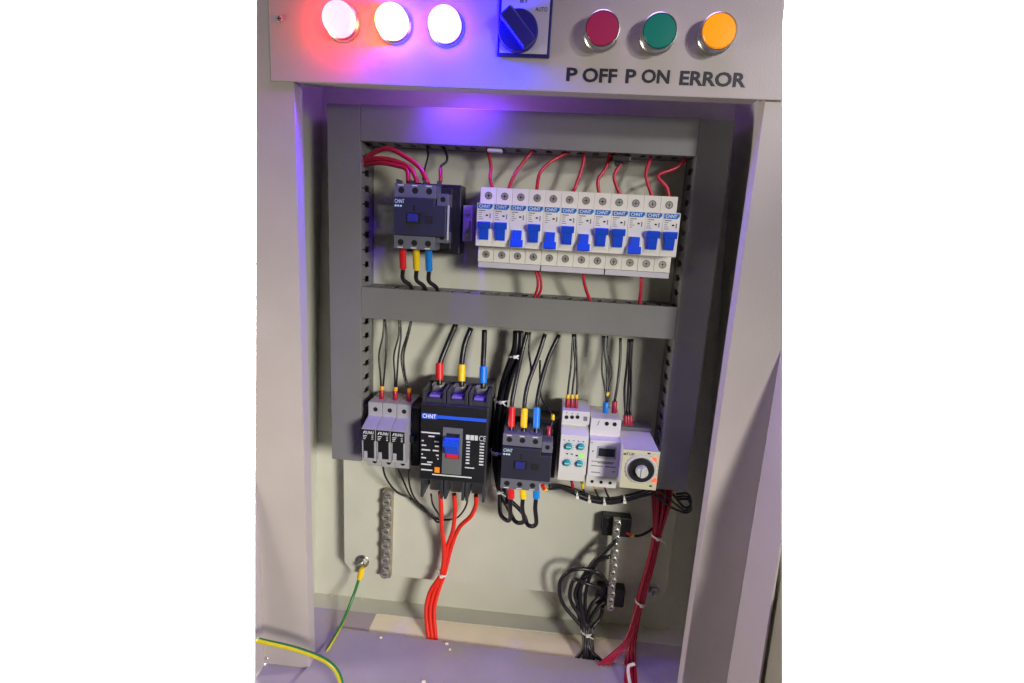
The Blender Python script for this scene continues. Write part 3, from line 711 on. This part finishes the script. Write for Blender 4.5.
for px, py in ((625, 454), (649, 453.5), (650.5, 486)): c = at(px, py, AY); m.box(c.x-1.6, c.x+1.6, AY-.15, AY+.1, c.z-.9, c.z+.9, 0)
for k in range(21):
    a = math.radians(-60+k*15); rr = 18.6; 
    if abs(rr*math.cos(a)) < RW/2-1.5 and abs(rr*math.sin(a)) < 17.8: m.box(dx+rr*math.cos(a)-.3, dx+rr*math.cos(a)+.3, AY-.15, AY+.1, dz+rr*math.sin(a)-.3, dz+rr*math.sin(a)+.3, 0)
m.build('small_print', ink, t)

# wires above the relays
G = 'thin black wires above the voltage relay'
for k, lb in enumerate(('left', 'middle', 'right')):
    x = 567.5+4.4*k
    wire('black_wire', '%s of three ferruled black wires above the voltage relay' % lb, [(573+1.2*k, 334, -26), (572+2.2*k, 350, -30), (571+(4.2 if k else 0)*k**.5, 366, -34), (x+1, 386, -38), (x, 397, -40)], 1.3, blackw, group=G,
         sleeves=[(crim, (x-.5, 409, -42), (x, 398.5, -41), 2.4), (slY, (x, 398.5, -41), (x+.3, 394.5, -40), 2.3)])
G = 'thin black wires above the digital timer'
for k, (lb, xt, xm, xe) in enumerate((('left', 602.5, 602, 605.5), ('middle', 604.5, 607, 607), ('right', 607.5, 612, 608.5))):
    wire('black_wire', '%s of three black wires meeting the blue ferrule of the digital timer' % lb, [(xt, 336, -26), (xt, 352, -28), (xm, 372, -34), (xe, 392, -40), (606.5, 404, -42)], 1.2, blackw, group=G,
         sleeves=([(slB, (605.5, 413, -43), (606, 402, -42), 3.3), (slY, (607, 396, -41), (608.4, 392, -40), 2)] if k == 0 else ()))
wire('black_wire', 'black wire with crimson ferrule above the digital timer', [(620.5, 338, -26), (620, 360, -30), (617.5, 384, -38), (614.5, 402, -42)], 1.7, blackw, sleeves=[(crim, (614, 413, -43), (614.6, 401, -42), 3.2)])
G = 'thin black wires above the analog timer'
for k, (lb, xt, xe) in enumerate((('left', 628.5, 625), ('middle', 631, 627.5), ('right', 632.5, 630))):
    wire('black_wire', '%s of three black wires above the analog timer' % lb, [(xt, 339, -26), (xt-1.5, 364, -28), (xt-4+k*1.2, 388, -28), (xe, 408, -30), (xe+.5, 416, -34)], 1.5, blackw, group=G, sleeves=[(crim, (xe+.6, 425, -36), (xe+.4, 415, -34), 2.6)])
# harness under the relays
G = 'black wires of the harness under the relays'
for k, (lb, dy, yd) in enumerate((('upper', -3, -34), ('middle', 0, -40), ('lower', 2.5, -36))):
    wire('harness_wire', '%s black wire of the tied harness under the relays' % lb, [(549, 486+dy*.4, -60), (560, 486.5+dy*.5, -50), (575, 492+dy, yd), (592, 499+dy, yd), (610, 501+dy, yd), (628, 498+dy, yd), (645, 493+dy, yd), (655, 490+dy*2, yd), (668, 498+dy*3, yd+10), (684, 510+dy, yd+14), (691, 507+dy, yd+14), (688, 497+dy, yd+14), (676, 497+dy, yd+14)], 1.4, blackw, group=G)
wire('harness_wire', 'thick black sheathed stretch of the harness under the relays', [(576, 494, -38), (590, 499, -38), (608, 501.5, -38), (626, 499, -38)], 4.2, blackw)
for k, (px, py, lb) in enumerate(((577, 495, 'first'), (589, 499, 'second'), (604, 501.5, 'third'), (624, 499.5, 'fourth'))): tie_(px, py, -38, 4.4, 1.5, '%s pale tie from the left on the harness under the relays' % lb, 2)
G = 'short ferruled wires under the relays'
for lb, px, fm in (('red', 572, crim), ('yellow', 582, slY), ('orange', 594, orng), ('dark red', 604, crim)):
    wire('stub_wire', 'short black wire with %s ferrule under the relays' % lb, [(px, 482, -46), (px+1.5, 490, -42), (px+5, 498, -38)], 1.3, blackw, group=G, sleeves=[(fm, (px-.4, 481, -47), (px+1, 488, -43), 2.)])
wire('stub_wire', 'black wire with red and yellow ferrule at the lower right of the lower contactor', [(543, 484, -72), (545, 489, -66), (552, 489, -60), (562, 488, -52)], 1.4, blackw, sleeves=[(slR, (542.5, 485, -74), (544, 489, -68), 2.4), (slY, (544, 489, -68), (546.5, 490, -65), 2.2)])

# ------------------------------------------------------------------ red bundle at the right
G = 'dark red wires bundled at the lower right'
random.seed(3)
for k in range(9):
    c, r_ = k % 3, k//3
    x = (c-1)*2.4+(r_-1)*.9; d = r_*3.6
    end = [(633+x, 640, -30-d), (631+x*1.6, 662, -46-d), (632+x*2, 690, atz(632, 690, ZF+6).y)] if k < 6 else [(627+x, 640, -34-d), (613+x*1.5, 655, -44-d), (601+x*2, 665, atz(601, 665, ZF+4).y)]
    wire('red_wire', ('dark red wire of the tied bundle curving left onto the floor' if k >= 6 else 'dark red wire of the tied bundle running straight down at the right'),
         [(662+x*3.0, 488, -24-d*.5), (661+x*2.3, 508, -18-d), (657+x, 535, -16-d), (650+x, 566, -16-d), (643+x, 590, -18-d), (639+x, 606, -20-d)]+end, 1.9, dredw, group=G+(' curving left' if k >= 6 else ''))
tie_(656.5, 536, -21, 6.6, .25, 'upper pale tie round the dark red bundle', 11)
tie_(640.5, 602, -24, 6.6, .25, 'lower pale tie round the dark red bundle', 3)
m = MB(); m.tube([atz(634, 664, ZF+24), atz(628, 668, ZF+14), atz(631, 690, ZF+10)], 2, n=8); tag(m.build('wire_sleeve', tie), 'white sleeve lying at the foot of the dark red bundle', 'sleeve')

# ------------------------------------------------------------------ terminal bars
def strip(name, label, a, b, w, ya, yb, mm, holes, grp):
    A, B = at(*a, ya), at(*b, ya); cx = (A.x+B.x)/2
    m = MB(); L = A.z-B.z; n = holes
    m.box(-w/2, w/2, ya, yb, -L/2, L/2, .8)
    for i in range(n):
        z = L/2-L*(i+.5)/n
        m.lathe((w*.1*(-1)**i, ya, z), [(w*.46, 0), (w*.46, 1.6), (w*.36, 2.2), (w*.3, 2.2), (w*.26, 1.2), (0, 1.2)], n=16, mi=1)
        m.box(-w*.3, w*.3, ya-1.5, ya-1.2, z-.4, z+.4, 0, 2)
    o = m.build(name, [mm, dsteel, hole], origin=(0, 0, 0))
    o.location = Vector((cx, 0, (A.z+B.z)/2))*S; o.rotation_euler.y = math.atan2(A.x-B.x, L)
    return tag(o, label, 'terminal bar', grp)
strip('earth_bar', 'dull brass earth bar with screws on the lower left of the plate', (387.5, 491), (385.5, 578), 13, -10, -.1, mat('dull_brass', (168, 156, 136), .45, .6, var=.2, vscale=60), 12, 'screw terminal bars')
strip('neutral_bar', 'silver screw bar standing on two black blocks at the lower right', (617.5, 520), (610, 611), 9, -24, -16, dsteel, 13, 'screw terminal bars')
for lb, px, py in (('upper', 616, 524), ('lower', 610, 594)):
    c = at(px, py, -8); m = MB(); m.box(c.x-19, c.x+19, -15.8, -.1, c.z-14, c.z+14, 2.5); m.box(c.x-8, c.x+7, -17, -15.85, c.z-6, c.z+6, .6)
    m.cyl((c.x-12, -15.8, c.z+2), 2.6, .3, mi=1)
    tag(m.build('insulator_block', [black, hole]), '%s black block holding the silver screw bar' % lb, 'block', 'black blocks under the silver bar')
# black cable bunch at the lower right
G = 'black cables tied at the lower right'
bunch = [[(617, 540, -26), (604, 552, -26), (590, 566, -24), (579, 590, -22), (578, 610, -24)],
         [(611, 556, -24), (596, 562, -26), (584, 575, -26), (575, 594, -26), (581, 612, -26)],
         [(604, 578, -20), (590, 570, -30), (572, 570, -34), (560, 582, -30), (562, 602, -26), (576, 620, -26)],
         [(612, 590, -20), (598, 572, -26), (585, 578, -28), (580, 596, -28), (583, 614, -28)],
         [(600, 596, -18), (592, 604, -24), (588, 615, -26)], [(606, 600, -16), (597, 608, -22), (591, 618, -26)]]
bunch += [[(609, 548, -22), (598, 560, -24), (588, 582, -22), (585, 606, -24)], [(600, 588, -30), (588, 584, -36), (574, 580, -32), (570, 598, -26), (580, 616, -26)], [(603, 606, -14), (600, 618, -18), (594, 625, -24)]]
names_ = ['black cable leaving the silver bar highest of the tied bunch', 'second highest black cable of the tied bunch at the lower right', 'black cable making the widest loop at the lower right', 'black cable crossing behind the silver bar low down', 'short black cable just left of the lower black block', 'short black cable from the foot of the lower black block', 'straight black cable in the middle of the tied bunch', 'black cable making the small inner loop of the tied bunch', 'shortest black cable, under the lower black block']
for k, (pts, lb) in enumerate(zip(bunch, names_)):
    e = (k-4)*1.1
    wire('black_cable', lb, pts+[(587+e, 631, -28-(k % 2)*4), (588+e, 648, -40-(k % 2)*4), (588+e*1.3+(12 if k == 5 else -8 if k == 0 else 0), 661, atz(588+e, 661, ZF-4).y)], 2.5, blackw, 'cable', G)
tie_(587, 631, -30, 7.6, 0, 'pale tie round the black cable bunch', 8)
wire('black_wire', 'black wire with red ferrule between the upper black block and the red bundle', [(628, 533, -14), (636, 536, -14), (646, 533, -14), (656, 526, -12)], 1.7, blackw, sleeves=[(slR, (626, 532, -14), (631, 535, -14), 2.4), (slY, (631, 535, -14), (634, 536, -14), 2.2)])

# ------------------------------------------------------------------ earth wires
fz = lambda px, py, h: (px, py, atz(px, py, ZF+h).y)
p = [(361, 572, -8), (358, 582, -10), (354, 594, -14), fz(345, 617, 14), fz(337, 633, 7), fz(328, 649, 3), fz(320, 661, -3)]
wire('earth_wire', 'green and yellow earth wire lugged to the lower left bolt', p, 2.1, [greenw, yelloww], group='green and yellow earth wires', stripe=(6, 7, 8, 9), twist=.13, sleeves=[(slY, (362, 567.5, -8), (359.5, 579, -9), 4.)])
p = [(257, 640, -150), (270, 643, -150), (292, 648, -150), (316, 656, -150), (330, 664, -150), (339, 676, -150), (345, 700, -150)]
wire('earth_wire', 'thick green and yellow earth wire crossing the lower left corner', p, 3.0, [greenw, yelloww], group='green and yellow earth wires', stripe=(3, 4, 5, 6), twist=.02)

# ------------------------------------------------------------------ lamps, buttons and switch on the panel
def lamp(px, py, lens, label, light_col=None):
    Yf = PN-17; c = at(px, py, Yf); t = thing('indicator_lamp', label, 'indicator lamp', (c.x, PN, c.z), 'lit indicator lamps')
    m = MB(); m.lathe((c.x, PN, c.z), [(17, 0), (17, 3), (16.2, 4.2), (15, 5.2), (14.6, 5.2)], n=40); m.build('collar', chrome, t)
    m = MB(); m.lathe((c.x, PN, c.z), [(14.6, 5), (15, 13), (14.5, 15), (12, 16.4), (7, 17.2), (0, 17.5)], n=40); m.build('lens', lens, t)
    m = MB(); m.lathe((c.x, PN+2.3, c.z), [(11, 0), (11, 24), (10, 25), (0, 25)], axis=(0, 1, 0), n=28); m.build('rear_housing', black, t)
    return c
lamp(336, 16, lensR, 'leftmost round lamp, glowing red and white')
lamp(389.5, 18.5, lensY, 'middle round lamp, glowing yellow and white')
cb = lamp(443, 21, lensB, 'rightmost round lamp, glowing blue and white')
def button(px, py, cap, label, name='push_button'):
    Yf = PN-14; c = at(px, py, Yf); t = thing(name, label, 'button', (c.x, PN, c.z), 'round buttons on the panel')
    m = MB(); m.lathe((c.x, PN, c.z), [(16.4, 0), (16.4, 2.5), (15.4, 3.6), (15.2, 9), (16, 11), (15.9, 12.8), (15, 13.3), (14.6, 11.6)], n=40); m.build('collar', chrome, t)
    m = MB(); m.lathe((c.x, PN, c.z), [(14.6, 8), (14.6, 12.8), (13.8, 13.9), (7, 14.3), (0, 14.4)], n=40); m.build('cap', cap, t)
button(602.5, 28, pink, 'crimson push button above the words P OFF')
button(660, 30.5, green, 'green push button above the words P ON')
button(719.5, 30.5, amber, 'amber round lamp above the word ERROR', 'warning_lamp')
# selector switch
a, b = at(497, 57, PN), at(549.5, 57.5, PN); zt_ = at(550, -12, PN).z
t = thing('selector_switch', 'square selector switch with large dark knob beside the blue lamp', 'switch', ((a.x+b.x)/2, PN, a.z))
m = MB(); m.box(a.x, b.x, PN-3, PN, a.z, zt_, 3, seg=4); m.build('frame', mat('indigo_frame', (40, 36, 110), .4), t)
m = MB(); m.box(a.x+2.6, b.x-2.6, PN-3.6, PN-2.9, a.z+2.8, zt_-2.6, .4); fp = m.build('face_plate', pearl, t)
m = MB(); p = at(541.5, 9.3, PN-3.6); m.text('AUTO', p.x-5.5, p.x+5.5, p.z-1.8, p.z+1.8, PN-3.6, .12, bold=.05)
p = at(524.5, .5, PN-3.6); m.text('BY', p.x-4, p.x+4, p.z-2, p.z+2, PN-3.6, .12, bold=.1); m.build('lettering', ink, fp)
p = at(517.5, 27, PN-16); m = MB()
m.lathe((p.x, PN-3.6, p.z), [(18.5, 0), (18.5, 5), (17.5, 6.5), (0, 6.8)], n=40)
q = Matrix.Rotation(math.radians(-42), 3, 'Y')
bmk = MB(); bmk.box(-7, 7, -9, 0, -18.5, 18.5, 4, seg=4)
for v in bmk.bm.verts: v.co = q @ v.co + Vector((p.x, PN-10.2, p.z))
me = bpy.data.meshes.new('t'); bmk.bm.to_mesh(me); m.bm.from_mesh(me); bpy.data.meshes.remove(me)
m.build('knob', mat('blue_lit_knob', (44, 38, 150), .35), t)  # blue lamp's light put into the colour, the knob itself is dark

# ------------------------------------------------------------------ camera object
cd = bpy.data.cameras.new('camera'); cam = bpy.data.objects.new('camera', cd); COL.objects.link(cam)
cd.sensor_width = 36; cd.lens = FOC*36/1024; cd.clip_start = .01; cd.clip_end = 50
cam.matrix_world = Matrix.Translation(CAM*S) @ Matrix((CR, CU, -CF)).transposed().to_4x4()
scene.camera = cam

# ------------------------------------------------------------------ light
W = bpy.data.worlds.new('World'); scene.world = W; W.use_nodes = True
bg = W.node_tree.nodes['Background']; bg.inputs['Color'].default_value = (1., .97, .95, 1); bg.inputs['Strength'].default_value = .08
def aim(o, tgt): o.rotation_euler = (Vector(tgt)*S-o.location).to_track_quat('-Z', 'Y').to_euler()
def light(name, kind, loc, tgt, power, col, **kw):
    l = bpy.data.lights.new(name, kind); l.energy = power; l.color = col
    for k_, v in kw.items(): setattr(l, k_, v)
    o = bpy.data.objects.new(name, l); COL.objects.link(o); o.location = Vector(loc)*S; aim(o, tgt); return o
light('key_lamp', 'SPOT', (1150, -1500, 130), (-125, -50, -335), 232, (1., .96, .87), spot_size=math.radians(29.5), spot_blend=1., shadow_soft_size=.25)
light('panel_fill', 'SPOT', (620, -620, 330), (248, -114, 168), 11, (1., .96, .94), spot_size=math.radians(31), spot_blend=1., shadow_soft_size=.03)  # added spot that brightens the panel's right part, no lamp stands there
light('overhead_glow', 'AREA', (100, -370, 900), (60, -130, -300), 3.4, (.64, .42, 1.), shape='RECTANGLE', size=.5, size_y=.2)  # added overhead light, brings the indicators' violet glow onto top faces
light('side_lamp', 'AREA', (-1200, -330, -300), (330, -150, -400), 14, (1., .92, .76), shape='RECTANGLE', size=.2, size_y=.5)
light('blue_glare_fill', 'SPOT', (cb.x+4, -92, cb.z-6), (cb.x+8, -46, 118), 17., (.10, .012, 1.), spot_size=math.radians(92), spot_blend=1., shadow_soft_size=.008)  # added spot imitating lens glare on the top duct, no source there
light('violet_fill', 'POINT', (-40, -82, 150), (0, 0, 0), .34, (.42, .16, 1.), shadow_soft_size=.02)  # added violet point inside the header, washes ducts and lips purple
for sx in (-1, 1):
    light('backdrop_fill', 'AREA', (40+sx*130, 140, -150), (40+sx*750, 700, -150), 360, (1, 1, 1), shape='RECTANGLE', size=.15, size_y=.6)  # added behind the cabinet to blow the wall out to white
vs = scene.view_settings; vs.view_transform = 'Standard'; vs.look = 'None'; vs.exposure = -.18; vs.gamma = 1
scene.cycles.use_denoising = True
scene.cycles.max_bounces = 8
